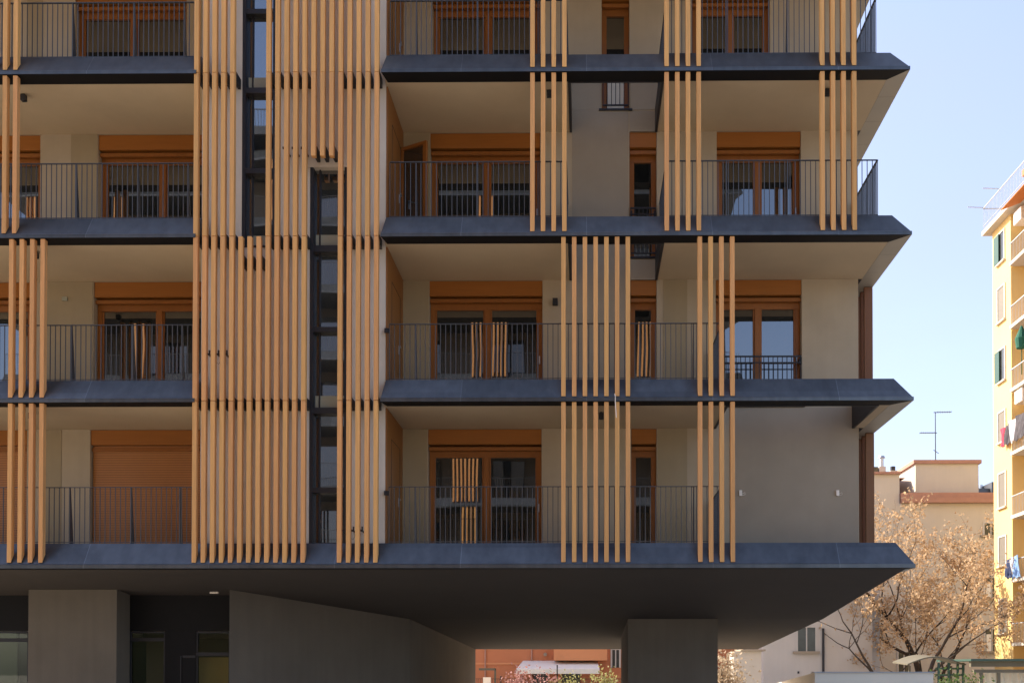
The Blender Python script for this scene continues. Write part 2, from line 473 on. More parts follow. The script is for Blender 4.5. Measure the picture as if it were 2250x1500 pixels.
# ------------------------------------------------------------------ recessed walls and their windows
OPEN = {  # per storey: kind, left, right (columns of the photograph at the wall plane), leaves
    3: [('E', -330, -75), ('D', 165, 410), ('A', 950, 1187), ('B', 1322, 1383), ('C', 1520, 1692)],
    2: [('E', -200, 88), ('D', 215, 488), ('A', 945, 1187), ('B', 1383, 1443), ('C', 1575, 1760)],
    1: [('E', -220, 64), ('D', 205, 482), ('A', 943, 1192), ('B', 1385, 1443), ('C', 1573, 1762)],
    0: [('E', -230, 58), ('D', 197, 478), ('A', 940, 1190), ('B', 1387, 1443)],
    4: [('D', 165, 410), ('A', 950, 1187), ('C', 1520, 1692)],
}
def vmid(k): return 800 - 366 * (k - 1)
def wall_window(x0, x1, z0, z1, kind, closed=False, juliet=False):
    """wooden window with a shutter box over it, set back into the wall"""
    y = YW
    w_ = x1 - x0
    fb = MB(); yf = y + 0.17
    ht = z1 - 0.585                                     # top of the glass
    fb.box(x0 + 0.005, x1 - 0.005, yf, yf + 0.09, ht, ht + 0.145)      # head
    for xx in ((x0 + 0.005, x0 + 0.105), (x1 - 0.105, x1 - 0.005)):
        fb.box(xx[0], xx[1], yf + 0.002, yf + 0.088, z0, ht)
    cols = [x0 + 0.105, x1 - 0.105]
    if kind != 'B':
        xm = (x0 + x1) / 2 + (0.02 if kind == 'A' else 0)
        fb.box(xm - 0.06, xm + 0.06, yf - 0.012, yf + 0.086, z0, ht)
        spans = [(cols[0], xm - 0.06), (xm + 0.06, cols[1])]
    else:
        spans = [(cols[0] - 0.03, cols[1] + 0.03)]
    fb.box(x0 + 0.01, x1 - 0.01, y + 0.06, y + 0.15, z1 - 0.455, z1 - 0.375)      # moving shutter rail under the box
    for a, c in spans:
        fb.box(a, c, yf + 0.004, yf + 0.084, z0, z0 + 0.09)
        fb.box(a, a + 0.035, yf + 0.018, yf + 0.08, z0 + 0.09, ht)
        fb.box(c - 0.035, c, yf + 0.018, yf + 0.08, z0 + 0.09, ht)
    w = fb.build("window", 'frame', B, 0.004)
    boxes("shutter_box", [(x0 + 0.003, x1 - 0.003, y + 0.025, y + 0.30, z1 - 0.325, z1 - 0.004)], 'panel', w, 0.004)
    for a, c in spans:
        boxes("pane", [(a + 0.035, c - 0.035, yf + 0.045, yf + 0.065, z0 + 0.09, ht - 0.002)], 'pane', w)
    if kind in 'AC':
        xh = x1 - 0.07 if kind == 'A' else x1 - 0.09
        b = MB(); b.box(xh - 0.014, xh + 0.014, yf - 0.03, yf + 0.002, z0 + 0.95, z0 + 1.12); b.box(xh - 0.01, xh + 0.01, yf - 0.05, yf - 0.03, z0 + 0.97, z0 + 1.09)
        b.build("window_handle", 'steel', w)
    if closed:
        boxes("roller_shutter", [(x0 + 0.02, x1 - 0.02, y + 0.10, y + 0.13, z0, z1 - 0.33)], 'shutter', w)
    if juliet:
        b = MB(); ya = y - 0.05
        b.box(x0 + 0.02, x1 - 0.02, ya, ya + 0.03, z0 + 1.03, z0 + 1.06)
        b.box(x0 + 0.02, x1 - 0.02, ya, ya + 0.025, z0 + 0.90, z0 + 0.92)
        b.box(x0 + 0.02, x1 - 0.02, ya, ya + 0.03, z0 + 0.06, z0 + 0.085)
        n = round(w_ / 0.105)
        for i in range(n + 1):
            xx = x0 + 0.03 + (w_ - 0.06) * i / n
            b.box(xx - 0.008, xx + 0.008, ya + 0.005, ya + 0.022, z0 + 0.085, z0 + 1.03)
        for xx in (x0 + 0.02, x1 - 0.06):
            b.box(xx, xx + 0.04, ya + 0.031, y + 0.10, z0 + 0.9, z0 + 1.0)
        b.build("window_railing", 'dark', w)
        boxes("window_sill", [(x0 - 0.06, x1 + 0.06, y - 0.045, y + 0.16, z0 - 0.035, z0 - 0.001)], 'dark', w)
    return w
for k in range(0, 5):
    z0, z1 = ZT(k) + FL, ZT(k + 1) + CE
    if k == 4: z1 = z0 + 2.9
    ops = []
    for kind, a, c in OPEN[k]:
        v = vmid(k)
        ops.append((PX(a, v, YW), PX(c, v, YW), kind))
    ops.sort()
    def wmat(xa, xc):
        xm = (xa + xc) / 2
        if k == 0 and xm > 3: return 'grey'
        return 'beige'
    segs = []; cur = XL
    for a, c, kind in ops:
        segs.append((cur, a)); cur = c
    segs.append((cur, XWR))
    wb = MB()
    for a, c in segs:
        if c - a < 0.01: continue
        wb.box(a, c, YW, YW + 0.36, z0, z1, 0)
    for a, c, kind in ops:
        wb.box(a, c, YW + 0.30, YW + 0.36, z0, z1, 0)
    # band of wall across the slab's thickness
    wb.box(XL, XWR, YW, YW + 0.36, ZT(k) + CE, z0, 0)
    wb.build("balcony_wall", 'grey' if k == 0 and False else 'beige', B)
    for a, c, kind in ops:
        jul = (k == 3 and kind == 'B') or (k == 2 and kind == 'B') or (k == 1 and kind == 'C')
        ww = wall_window(a, c, z0, z1, kind, closed=(k == 0 and kind in 'DE'), juliet=jul)
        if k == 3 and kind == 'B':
            boxes("painted_reflection", [(a + 0.12, c - 0.12, YW + 0.18, YW + 0.185, z0 + 0.10, z0 + 0.75)], 'canvas', ww)  # pale sheet painted in for the bright reflection low in the glass
# differently coloured plaster fields, 12 mm proud of the wall
def field(m, ua, uc, k, zlo=None, zhi=None, y=YW):
    v = vmid(k)
    xa, xc = PX(ua, v, y), PX(uc, v, y)
    zlo = ZT(k) + FL if zlo is None else zlo
    zhi = ZT(k + 1) + CE - 0.002 if zhi is None else zhi
    return boxes("plaster_field", [(xa, xc, y - 0.012, y + 0.02, zlo, zhi)], m, B)
field('grey', 1257, 1380, 2, zhi=ZT(3) + 0.43)
field('grey', 1258, 1383, 1, zhi=ZT(2) + 0.43)
boxes("plaster_field", [(PX(1386, 560, YW), PX(1449, 560, YW), YW - 0.012, YW + 0.02, ZT(2) + CE, ZT(2) + 0.40)], 'grey', B)
boxes("plaster_field", [(PX(1384, 250, YW), PX(1449, 250, YW), YW - 0.012, YW + 0.02, ZT(3) + CE, ZT(3) + 0.40)], 'grey', B)
field('grey', 1604, 1886, 0, zhi=ZT(1) + 0.40)
for ua, uc, k, v, va in ((1257, 1320, 3, 210, 150), (1385, 1449, 3, 210, 150), (1258, 1381, 2, 550, 512)):
    boxes("plaster_field", [(PX(ua, v, YW), PX(uc, v, YW), YW - 0.0125, YW + 0.02, ZT(k) + 0.432, PZ(va, YW, ua))], 'grey', B)
field('taupe', 156, 213, 2); field('taupe', 92, 203, 1); field('taupe', 90, 134, 0); field('taupe', 60, 94, 3)
field('taupe', 1458, 1510, 1); field('taupe', 1446, 1510, 0); field('taupe', 884, 942, 1); field('taupe', 882, 938, 0); field('taupe', 884, 944, 2)
# side wall of the building and the dark core behind the windows
boxes("side_wall", [(XWR - 0.36, XWR, YW + 0.362, YB - 0.3, ZT(0) + FL, ZT(5) + 0.3)], 'beige', B)
boxes("rear_wall", [(XL, XWR, YB - 0.298, YB - 0.05, ZT(0) + FL, ZT(5) + 0.3)], 'beige', B)
boxes("left_wall", [(XL, XL + 0.3, YW + 0.362, YB - 0.3, ZT(0) + FL, ZT(5) + 0.3)], 'beige', B)
boxes("roof", [(XL - 0.3, XC[4], -0.0, YB, ZT(5) + 0.31, ZT(5) + 0.7)], 'fascia', B)
# wooden cheek wall at the left end of the right-hand balconies
for k in range(0, 4):
    z0, z1 = ZT(k) + FL, ZT(k + 1) + CE
    c = boxes("side_panel", [(XBR + 0.001, XR0 + 0.025, YM + 0.03, YW - 0.004, z0, z1 - 0.001)], 'cheek', B)
    b = MB(); x = XR0 + 0.025; yy = 1.75; zz = z0 + 1.05
    b.box(x, x + 0.012, yy - 0.02, yy + 0.02, zz - 0.09, zz + 0.09); b.tube([(x + 0.012, yy, zz + 0.05), (x + 0.05, yy, zz + 0.05), (x + 0.055, yy - 0.12, zz + 0.05)], 0.011, 8)
    b.build("door_handle", 'steel', c)
    b = MB()
    b.box(x, x + 0.006, 0.95, 0.958, z0, z0 + 2.2); b.box(x, x + 0.006, 1.9, 1.908, z0, z0 + 2.2); b.box(x, x + 0.006, 0.958, 1.9, z0 + 2.192, z0 + 2.2)
    b.build("door_gap", 'dark', c)
# the glazed door leaf standing open on the second row of balconies
zA, zB = ZT(2) + FL, PZ(309, 1.62, 930)
a = Vector((PX(880, 400, 1.9), 1.95, 0)); c_ = Vector((PX(938, 400, 1.62), 1.62, 0))
dr = (c_ - a); ln = dr.length; dr.normalize(); nn = Vector((dr.y, -dr.x, 0))
def leaf_box(b, s0, s1, z0, z1, t0=-0.03, t1=0.03):
    b.hexa([a + dr * s0 + nn * t0 + Vector((0,0,z0)), a + dr * s1 + nn * t0 + Vector((0,0,z0)), a + dr * s1 + nn * t1 + Vector((0,0,z0)), a + dr * s0 + nn * t1 + Vector((0,0,z0)),
            a + dr * s0 + nn * t0 + Vector((0,0,z1)), a + dr * s1 + nn * t0 + Vector((0,0,z1)), a + dr * s1 + nn * t1 + Vector((0,0,z1)), a + dr * s0 + nn * t1 + Vector((0,0,z1))])
b = MB(); leaf_box(b, 0, 0.07, zA, zB); leaf_box(b, ln - 0.09, ln, zA, zB); leaf_box(b, 0.07, ln - 0.09, zB - 0.07, zB, -0.028, 0.028); leaf_box(b, 0.09, ln - 0.09, zA, zA + 0.1, -0.028, 0.028)
od = b.build("open_door", 'frame', B, 0.003)
b = MB(); leaf_box(b, 0.09, ln - 0.09, zA + 0.1, zB - 0.09, -0.01, 0.01); b.build("pane", 'pane', od)

# ------------------------------------------------------------------ the plaster block behind the slats, with two tall glazed strips
s1 = (PX(533, 300, YM), PX(606, 300, YM)); s2 = (PX(681, 800, YM), PX(763, 800, YM))
zs1 = PZ(540, YM, 560); zs2 = PZ(368, YM, 720)
zb, ztop = ZT(0) + 0.468, ZT(5) + 0.3
yd = YM + 0.30
b = MB()
b.box(XBL, s1[0], YM, yd, zb, ztop)
b.box(s1[0], s1[1], YM, yd, zb, zs1)
b.box(s1[1], s2[0], YM, yd, zb, ztop)
b.box(s2[0], s2[1], YM, yd, zs2, ztop)
b.box(s2[1], XBR, YM, yd, zb, ztop)
b.box(XBL, XBR, yd + 0.001, YW - 0.002, zb, ztop)
b.build("slatted_wall", 'pink', B)
def strip_window(x0, x1, z0, z1, bars, blinds):
    y = YM + 0.10
    b = MB()
    b.box(x0 - 0.005, x0 + 0.06, YM - 0.012, y + 0.08, z0, z1); b.box(x1 - 0.06, x1 + 0.005, YM - 0.012, y + 0.08, z0, z1)
    b.box(x0 + 0.15, x0 + 0.178, y - 0.01, y + 0.078, z0, z1)
    for za, zc in bars:
        b.box(x0 + 0.06, x1 - 0.06, YM - 0.006, y + 0.076, za, zc)
    b.box(x0 - 0.005, x1 + 0.005, YM - 0.03, YM + 0.1, z0 - 0.035, z0 - 0.001)
    w = b.build("tall_window", 'dark', B, 0.003)
    zz = sorted([z0] + [q for t in bars for q in t] + [z1])
    for i in range(0, len(zz) - 1, 2):
        if zz[i + 1] - zz[i] > 0.05:
            boxes("pane", [(x0 + 0.06, x1 - 0.06, y + 0.03, y + 0.05, zz[i] + 0.001, zz[i + 1] - 0.001)], 'pane2', w)
    for za, zc in blinds:
        boxes("blind", [(x0 + 0.08, x1 - 0.065, y + 0.012, y + 0.022, za, zc)], 'blind', w)
    return w
def zz(v, u): return PZ(v, YM, u)
strip_window(s1[0], s1[1], zs1, ztop, [(zz(205, 560), zz(193, 560)), (zz(381, 560), zz(370, 560)), (zz(31, 560), zz(20, 560)), (zz(-150, 560), zz(-162, 560))],
             [(zz(192, 560), zz(164, 560)), (zs1 + 0.01, zz(513, 560))])
strip_window(s2[0], s2[1], zb + 0.03, zs2, [(zz(553, 720), zz(539, 720)), (zz(729, 720), zz(718, 720)), (zz(908, 720), zz(895, 720)), (zz(1082, 720), zz(1070, 720))],
             [(zz(538, 720), zz(511, 720)), (zz(894, 720), zz(866, 720))])
# lintel line over the second strip
boxes("window_lintel", [(s2[0] - 0.05, s2[1] + 0.05, YM - 0.02, YM - 0.001, zs2 + 0.001, zs2 + 0.05)], 'pink', B)

# ------------------------------------------------------------------ the vertical timber slats
SW, SD, SY = 0.0425, 0.110, 0.012
def slat_mesh(name, h, foot, m='slat'):
    """slat of height h from its own origin; foot: cut to the slope of the metal edge it stands on"""
    b = MB(); lo, hi = -SW, SW
    zb_ = 0.17 if foot else 0.0
    b.hexa([(lo, SY, 0), (hi, SY, 0), (hi, SY + SD, zb_), (lo, SY + SD, zb_), (lo, SY, h), (hi, SY, h), (hi, SY + SD, h), (lo, SY + SD, h)])
    o = b.build(name, m, None, 0.004)
    return o
base_foot = slat_mesh("slat", ST - 0.045 - 0.062, True)
base_full = slat_mesh("slat", ST - 0.010, False)
base_foot0 = slat_mesh("slat", ST - 0.062 - 0.005, True)
zshort = PZ(343, 0.03, 710)
base_short = slat_mesh("slat", ZT(3) - zshort - 0.005, False)
bb = MB(); bb.box(-0.03, 0.03, SY + SD, YM - 0.002, -0.10, 0.09)
bracket = bb.build("slat_bracket", 'dark')
used = set()
def slat(base, x, z, br=None):
    if base.name in used:
        o = base.copy(); COL.objects.link(o)
    else:
        o = base; used.add(base.name)
    o.location = (x, 0, z)
    put(o, B)
    if br is not None:
        if 'bracket' in used:
            q = bracket.copy(); COL.objects.link(q)
        else:
            q = bracket; used.add('bracket')
        q.parent = o; q.location = (0, 0, br - z)
    return o
MX0, MXP = -7.583, 0.1757
def mx(i): return MX0 + MXP * i
A12 = [-0.423 - 0.2065 * j for j in range(4)]; A34 = [-0.440 + 0.2075 * j for j in range(7)]
B12 = [2.178 - 0.2065 * j for j in range(4)]; B34 = [2.195 + 0.2085 * j for j in range(4)]
C12 = [4.567 + 0.2045 * j for j in range(4)]
LL12 = [-11.12 - 0.204 * j for j in range(3)]; L34 = [-10.56 - 0.204 * j for j in range(4)]
for i in range(21):
    if i not in (13, 14, 15):
        slat(base_foot0, mx(i), ZT(0) + 0.057, ZT(1))
        slat(base_full, mx(i), ZT(1), ZT(2) if i not in (5, 6, 7) else ZT(2) - 0.42)
    if i not in (5, 6, 7):
        if i in (13, 14, 15): slat(base_short, mx(i), zshort, zshort + 0.18)
        else: slat(base_full, mx(i), ZT(2), ZT(3))
for k, xs in ((2, A12 + B12 + C12 + LL12[:2]), (1, A34 + B34 + L34), (0, A34 + B34 + L34)):
    for x in xs: slat(base_foot, x, ZT(k) + 0.062)
# the top row, cut by the frame of the picture: one mesh
b = MB()
def slat_into(b, x, z, h, foot):
    lo, hi = x - SW, x + SW; q = 0.17 if foot else 0
    b.hexa([(lo, SY, z), (hi, SY, z), (hi, SY + SD, z + q), (lo, SY + SD, z + q), (lo, SY, z + h), (hi, SY, z + h), (hi, SY + SD, z + h), (lo, SY + SD, z + h)])
for x in A12 + B12 + C12 + LL12: slat_into(b, x, ZT(3) + 0.062, ST - 0.107, True)
for i in range(21):
    if i not in (5, 6, 7): slat_into(b, mx(i), ZT(3), ST - 0.01, False)
o = b.build("slat", 'slat', B, 0.004); o['kind'] = 'stuff'
# slats of the side elevation, standing on the side edges
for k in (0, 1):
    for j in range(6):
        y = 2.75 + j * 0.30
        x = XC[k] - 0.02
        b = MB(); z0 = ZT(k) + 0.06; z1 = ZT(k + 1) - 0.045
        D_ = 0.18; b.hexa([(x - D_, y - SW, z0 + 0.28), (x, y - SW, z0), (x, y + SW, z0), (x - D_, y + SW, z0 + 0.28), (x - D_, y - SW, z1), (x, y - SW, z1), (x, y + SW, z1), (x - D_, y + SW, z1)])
        b.build("side_slat", 'slat_shaded', B, 0.004)
# clamps with loose cable ends between the slats
for us, v in (((630, 650, 670), 330), ((462, 482, 500), 781), ((757, 777, 796), 1166)):
    b = MB()
    for u in us:
        x, z = PX(u, v, 0.2), PZ(v, 0.2, u)
        b.box(x - 0.055, x + 0.03, 0.10, 0.13, z - 0.018, z + 0.018); b.box(x + 0.005, x + 0.03, 0.10, 0.125, z + 0.018, z + 0.075)
        b.box(x - 0.02, x + 0.01, 0.131, YM - 0.001, z - 0.012, z + 0.012)
    x, z = PX(us[1], v, 0.3), PZ(v, 0.3, us[1])
    b.tube([(x, 0.3, z), (x + 0.03, 0.28, z - 0.10), (x - 0.01, 0.3, z - 0.17), (x - 0.05, 0.3, z - 0.14)], 0.004, 5)
    b.build("cable_clamp", 'dark', B)
b = MB(); p0 = P(1352, 870, -0.02); b.tube([(p0.x - 0.01, 0.05, ZT(1) + 0.12), (p0.x, -0.02, ZT(1) + 0.05), (p0.x, -0.02, ZT(1) - 0.08), (p0.x + 0.02, -0.025, ZT(1) - 0.36)], 0.008, 6)
b.build("loose_cable", 'white', B)
# small fittings on the walls
def plate(name, u, v, y, w_, h_, m, t=0.03):
    x, z = PX(u, v, y), PZ(v, y, u)
    return boxes(name, [(x - w_ / 2, x + w_ / 2, y - t, y - 0.001, z - h_ / 2, z + h_ / 2)], m, B, 0.003)
plate("junction_box", 143, 657, YW - 0.012, 0.115, 0.085, 'blind')
plate("wall_lamp", 1220, 665, YW, 0.11, 0.14, 'dark', 0.10)
for u in (1627, 1840):
    x, z = PX(u, 1083, YW - 0.012), PZ(1083, YW - 0.012, u)
    b = MB(); b.box(x - 0.03, x + 0.03, YW - 0.05, YW - 0.013, z - 0.06, z + 0.06)
    b.tube([(x + 0.02, YW - 0.04, z - 0.02), (x + 0.09, YW - 0.05, z + 0.01), (x + 0.10, YW - 0.03, z - 0.03), (x + 0.03, YW - 0.04, z - 0.05)], 0.005, 5)
    b.build("wall_socket", 'white', B)

# ------------------------------------------------------------------ ground floor: sloping underside, piers, passage
def under(y): return ZT(0) - 0.062 - 0.1000 * (y - 0.12) if y < 6.55 else ZT(0) - 0.062 - 0.643 - 0.061 * (y - 6.55)
xcr = XC[0] - 0.14
def xr_at(y): return xcr - 0.02 * min(y, 6.55) - 0.012 * max(0, y - 6.55)
ys = [0.12, 6.55, YB]
b = MB(); vs = []
for y in ys:
    vs += [(XL, y, under(y)), (xr_at(y), y, under(y)), (xr_at(y), y, ZT(0) + 0.018), (XL, y, ZT(0) + 0.018)]
fs = [(0, 1, 2, 3), (8, 11, 10, 9)]
for i in range(2):
    for j in range(4):
        fs.append((4 * i + j, 4 * i + (j + 1) % 4, 4 * i + 4 + (j + 1) % 4, 4 * i + 4 + j))
b.add(vs, fs)
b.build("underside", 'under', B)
YP = 2.30
def wall_to_under(b, pts, th=None):
    """vertical solid over a plan polygon, reaching up into the underside"""
    b.prism([(x, y, GZ - 0.05) for x, y in pts], [(x, y, under(y) + 0.05) for x, y in pts])
b = MB()
xa, xc = PX(62, 1400, YP), PX(256, 1400, YP)
wall_to_under(b, [(xa, YP), (xc, YP), (xc, YP + 0.65), (xa, YP + 0.65)])
b.build("pier", 'base', B)
xa2 = PX(504, 1400, YP); xp = PX(900, 1400, 6.55); xpb = PX(1045, 1430, YB)
b = MB(); wall_to_under(b, [(xa2, YP), (xp, 6.55), (xpb, YB - 0.02), (xpb - 0.5, YB - 0.02), (xa2, 7.5)])
b.build("passage_wall", 'base', B)
x0, x1 = PX(1380, 1420, 6.55), PX(1577, 1420, 6.55)
b = MB(); wall_to_under(b, [(x0, 6.55), (x1, 6.55), (x1 - 0.3, 11.8), (x0, 11.8)])
b.build("column", 'base', B)
# recessed entrance: dark metal surround, glazed door and side light, lobby behind
YE = 3.0
ex0, ex1 = PX(258, 1400, YE), xa2 + 0.02
z385 = PZ(1385, YE, 400)
b = MB()
b.box(XL, xa2 + 0.01, YE, YE + 0.12, z385, under(YE) + 0.05)                # dark band over the glazing
b.box(PX(362, 1450, YE), PX(430, 1450, YE), YE + 0.001, YE + 0.12, GZ, z385 - 0.001)
b.box(PX(256, 1450, YE), PX(284, 1450, YE), YE + 0.001, YE + 0.12, GZ, z385 - 0.001)
b.build("entrance_surround", 'black', B)
def glazed(name, ua, uc, va, m, kids):
    x0, x1, z1 = PX(ua, 1450, YE), PX(uc, 1450, YE), PZ(va, YE, ua)
    b = MB()
    b.box(x0, x0 + 0.035, YE + 0.02, YE + 0.10, GZ, z1); b.box(x1 - 0.035, x1, YE + 0.02, YE + 0.10, GZ, z1)
    b.box(x0 + 0.035, x1 - 0.035, YE + 0.02, YE + 0.10, z1 - 0.04, z1)
    for v in kids:
        z = PZ(v, YE, ua); b.box(x0 + 0.035, x1 - 0.035, YE + 0.02, YE + 0.099, z - 0.06, z + 0.02)
    w = b.build(name, 'dark', B, 0.003)
    boxes("pane", [(x0 + 0.035, x1 - 0.035, YE + 0.055, YE + 0.07, GZ + 0.05, z1 - 0.041)], m, w)
    return w
glazed("side_light", 284, 362, 1386, 'clear', (1402,))
glazed("side_light", -60, 62, 1386, 'clear', (1403,))
glazed("entrance_door", 430, 505, 1386, 'clear', (1434,))
b = MB(); b.box(PX(399, 1450, YE) - 0.02, PX(399, 1450, YE), YE - 0.02, YE, GZ, PZ(1440, YE, 399)); b.box(PX(402, 1450, YE), PX(430, 1450, YE), YE - 0.02, YE, PZ(1444, YE, 400), PZ(1439, YE, 400))
b.build("intercom_post", 'dark', B)
boxes("end_wall", [(XL + 0.01, XL + 0.3, YP, YB - 0.3, GZ, under(YB) - 0.02)], 'base', B)
# lobby
LZ = z385 + 0.25
b = MB()
b.box(XL, xa2 - 0.01, 9.0, 9.12, GZ, PZ(1400, 9.0, 300)); b.build("lobby_wall", 'lobby', B)
boxes("lobby_ceiling", [(XL, xa2 - 0.01, YE + 0.13, 13.0, z385 + 0.02, z385 + 0.08)], 'white', B)
boxes("lobby_partition", [(PX(314, 1450, 4.2), PX(400, 1450, 4.2), 4.2, 4.3, GZ, z385), (PX(-60, 1450, 4.2), PX(38, 1450, 4.2), 4.2, 4.3, GZ, z385)], 'lobby', B)
boxes("lit_interior_board", [(PX(437, 1450, 3.6), PX(520, 1450, 3.6), 3.6, 3.68, GZ, PZ(1443, 3.6, 470))], 'warmlit', B)  # added board, its colour stands for the warm lit interior behind the door
x, y = PX(471, 1306, 2.6), 2.6
boxes("entrance_downlight", [(x - 0.09, x + 0.09, y - 0.03, y + 0.03, under(y) - 0.035, under(y) + 0.01)], 'white', B)

# ================================================================== the opposite block of the same estate, behind the camera (it shows in the window panes)
T = thing("apartment_block", "sister block with timber slats and dark balcony edges mirrored in the window panes", "building", (-6, -34, GZ))
TY, TX0, TX1 = -28.0, -30.0, 8.0
b = MB(); b.box(TX0, TX1 - 0.6, TY - 12, TY - 2.2, GZ, 27.0); b.build("wall", 'base', T)
for j in range(8):
    z = 3.6 + 3.2 * j
    pr = [(-0.012, -0.05), (-0.012, 0.03), (0.285, 0.466), (2.199, 0.466), (2.199, -0.05)]
    bb = MB(); bb.prism([(TX0, TY - d, z + h) for d, h in pr], [(TX1 - d * 0.4, TY - d, z + h) for d, h in pr]); bb.build("balcony_edge", 'fascia', T)
    if j == 7: break
    bw = MB(); bs = MB(); br = MB()
    for q in range(8):
        xw = TX0 + 2 + q * 4.5
        if xw + 2.2 < TX1 - 1: bw.box(xw, xw + 2.2, TY - 2.19, TY - 2.1, z + 0.5, z + 2.7)
        rr = random.Random(j * 31 + q)
        x0 = xw - 1.5 + rr.random() * 2
        for s in range(rr.choice((4, 7, 9) if j < 5 else (0, 3, 4))):
            bs.box(x0 + s * 0.205, x0 + s * 0.205 + 0.085, TY - 0.15, TY - 0.02, z + 0.22, z + 3.15)
    bw.build("window", 'pane', T); o = bs.build("slat", 'slat', T); o['kind'] = 'stuff'
    br.box(TX0, TX1 - 0.4, TY - 0.36, TY - 0.32, z + 1.5, z + 1.52)
    n = int((TX1 - TX0) / 0.12)
    for i in range(n): br.box(TX0 + i * 0.12, TX0 + i * 0.12 + 0.012, TY - 0.35, TY - 0.335, z + 0.47, z + 1.5)
    br.build("railing", 'rail', T)
boxes("roof", [(TX0, TX1 + 0.1, TY - 12, TY + 0.1, 27.05, 27.5)], 'fascia', T)
b = MB(); b.box(TX0, TX1 + 0.05, TY - 0.02, TY + 0.02, 28.4, 28.44)
for i in range(int((TX1 - TX0) / 0.13)): b.box(TX0 + i * 0.13, TX0 + i * 0.13 + 0.02, TY - 0.012, TY + 0.012, 27.51, 28.4)
b.build("roof_railing", 'rail', T)

# ================================================================== background: yellow block on the right
HZ = 1473
def zat(v, d): return CAMP.z + (HZ - v) * d / FPX
YX = 20.5
Yb = thing("yellow_apartment_block", "tall yellow apartment block with loggias, roof terrace and green shutters", "building", (26, 26, GZ))
ztp = zat(512, 52.5)
b = MB()
b.box(YX, 32, 30.2, 32.46, GZ, ztp); b.box(YX + 1.6, 32, 18, 30.199, GZ, ztp); b.box(YX, 32, 17.5, 17.999, GZ, ztp)
b.build("wall", 'yellow', Yb)
boxes("loggia_wall", [(YX + 1.55, YX + 1.598, 18.01, 30.19, GZ, ztp)], 'yellow_shaded', Yb)
boxes("terrace_slab", [(YX - 0.40, 32.3, 17.2, 32.8, ztp + 0.002, ztp + 0.22)], 'cream', Yb)
boxes("attic", [(YX + 2.6, 31, 18, 29.0, ztp + 0.222, ztp + 3.1)], 'cream', Yb)
boxes("attic_roof", [(YX + 1.6, 31.6, 17.6, 29.6, ztp + 3.102, ztp + 3.4)], 'cream', Yb)
b = MB(); x = YX - 0.36
b.box(x, x + 0.04, 17.3, 32.75, ztp + 1.36, ztp + 1.40); b.box(x, x + 0.03, 17.3, 32.75, ztp + 0.45, ztp + 0.47)
b.box(x, 26, 32.70, 32.75, ztp + 1.35, ztp + 1.40)
for i in range(88):
    y = 32.73 - i * 0.17; b.box(x + 0.014, x + 0.026, y - 0.006, y + 0.006, ztp + 0.222, ztp + 1.35)
b.build("terrace_railing", 'iron', Yb)
for y0, dz in ((32.7, 1.42), (30.7, 1.45)):
    b = MB(); b.tube([(YX - 0.36, y0, ztp + dz), (YX - 1.15, y0, ztp + dz + 0.03)], 0.02, 6); b.build("clothes_pole", 'steel', Yb)
pitch = zat(585, 50.2) - zat(724, 50.2)
lz = [zat(585, 50.2) - pitch * j for j in range(7)]
for j, z in enumerate(lz):
    sl = boxes("loggia_slab", [(YX - 0.10, YX + 1.549, 18.05, 30.14, z, z + 0.16)], 'cream', Yb)
    b = MB(); x = YX - 0.07
    b.box(x, x + 0.05, 18.1, 30.1, z + 1.06, z + 1.10); b.box(x, YX + 0.02, 30.101, 30.15, z + 1.06, z + 1.10)
    for i in range(70):
        y = 30.08 - i * 0.17; b.box(x + 0.014, x + 0.026, y - 0.007, y + 0.007, z + 0.162, z + 1.06)
    b.build("loggia_railing", 'iron', sl)
    for yd_ in (28.2, 24.6, 21.0):
        dd_ = boxes("loggia_door", [(YX + 1.50, YX + 1.549, yd_ - 0.75, yd_ + 0.75, z + 0.17, z + 2.35)], 'drape', Yb)
        boxes("door_frame", [(YX + 1.46, YX + 1.499, yd_ - 0.85, yd_ - 0.74, z + 0.17, z + 2.45), (YX + 1.46, YX + 1.499, yd_ + 0.74, yd_ + 0.85, z + 0.17, z + 2.45)], 'cream', dd_)
# little windows in the wall strip
wz = [(510, 572), (630, 702), (768, 835), (905, 968), (1040, 1112), (1180, 1240), (1318, 1388)]
for j, (va, vb) in enumerate(wz):
    d = 51.3; z0, z1 = zat(vb, d), zat(va, d)
    y0, y1 = 30.95, 31.75
    b = MB()
    b.box(YX - 0.05, YX + 0.02, y0 - 0.1, y0, z0 - 0.05, z1 + 0.08); b.box(YX - 0.05, YX + 0.02, y1, y1 + 0.1, z0 - 0.05, z1 + 0.08)
    b.box(YX - 0.05, YX + 0.02, y0, y1, z1, z1 + 0.08); b.box(YX - 0.12, YX + 0.02, y0 - 0.12, y1 + 0.12, z0 - 0.13, z0 - 0.051)
    f = b.build("window", 'cream', Yb)
    boxes("pane", [(YX - 0.02, YX - 0.003, y0, y1, z0 - 0.05, z1)], 'darkglass' if j in (0, 2) else 'drape', f)
    if j in (0, 2): boxes("shutter", [(YX - 0.10, YX - 0.055, y1 - 0.28, y1 + 0.32, z0, z1)], 'green', f)
b = MB(); z = ztp
b.hexa([(YX - 1.0, 18, z - 0.42), (YX - 0.05, 18, z - 0.05), (YX - 0.05, 28.9, z - 0.05), (YX - 1.0, 28.9, z - 0.42), (YX - 1.0, 18, z - 0.38), (YX - 0.05, 18, z - 0.01), (YX - 0.05, 28.9, z - 0.01), (YX - 1.0, 28.9, z - 0.38)])
b.build("orange_awning", 'awning', Yb)
boxes("roof_awning_box", [(YX + 0.3, YX + 2.1, 28.9, 29.6, ztp + 1.5, ztp + 1.8)], 'awning', Yb)
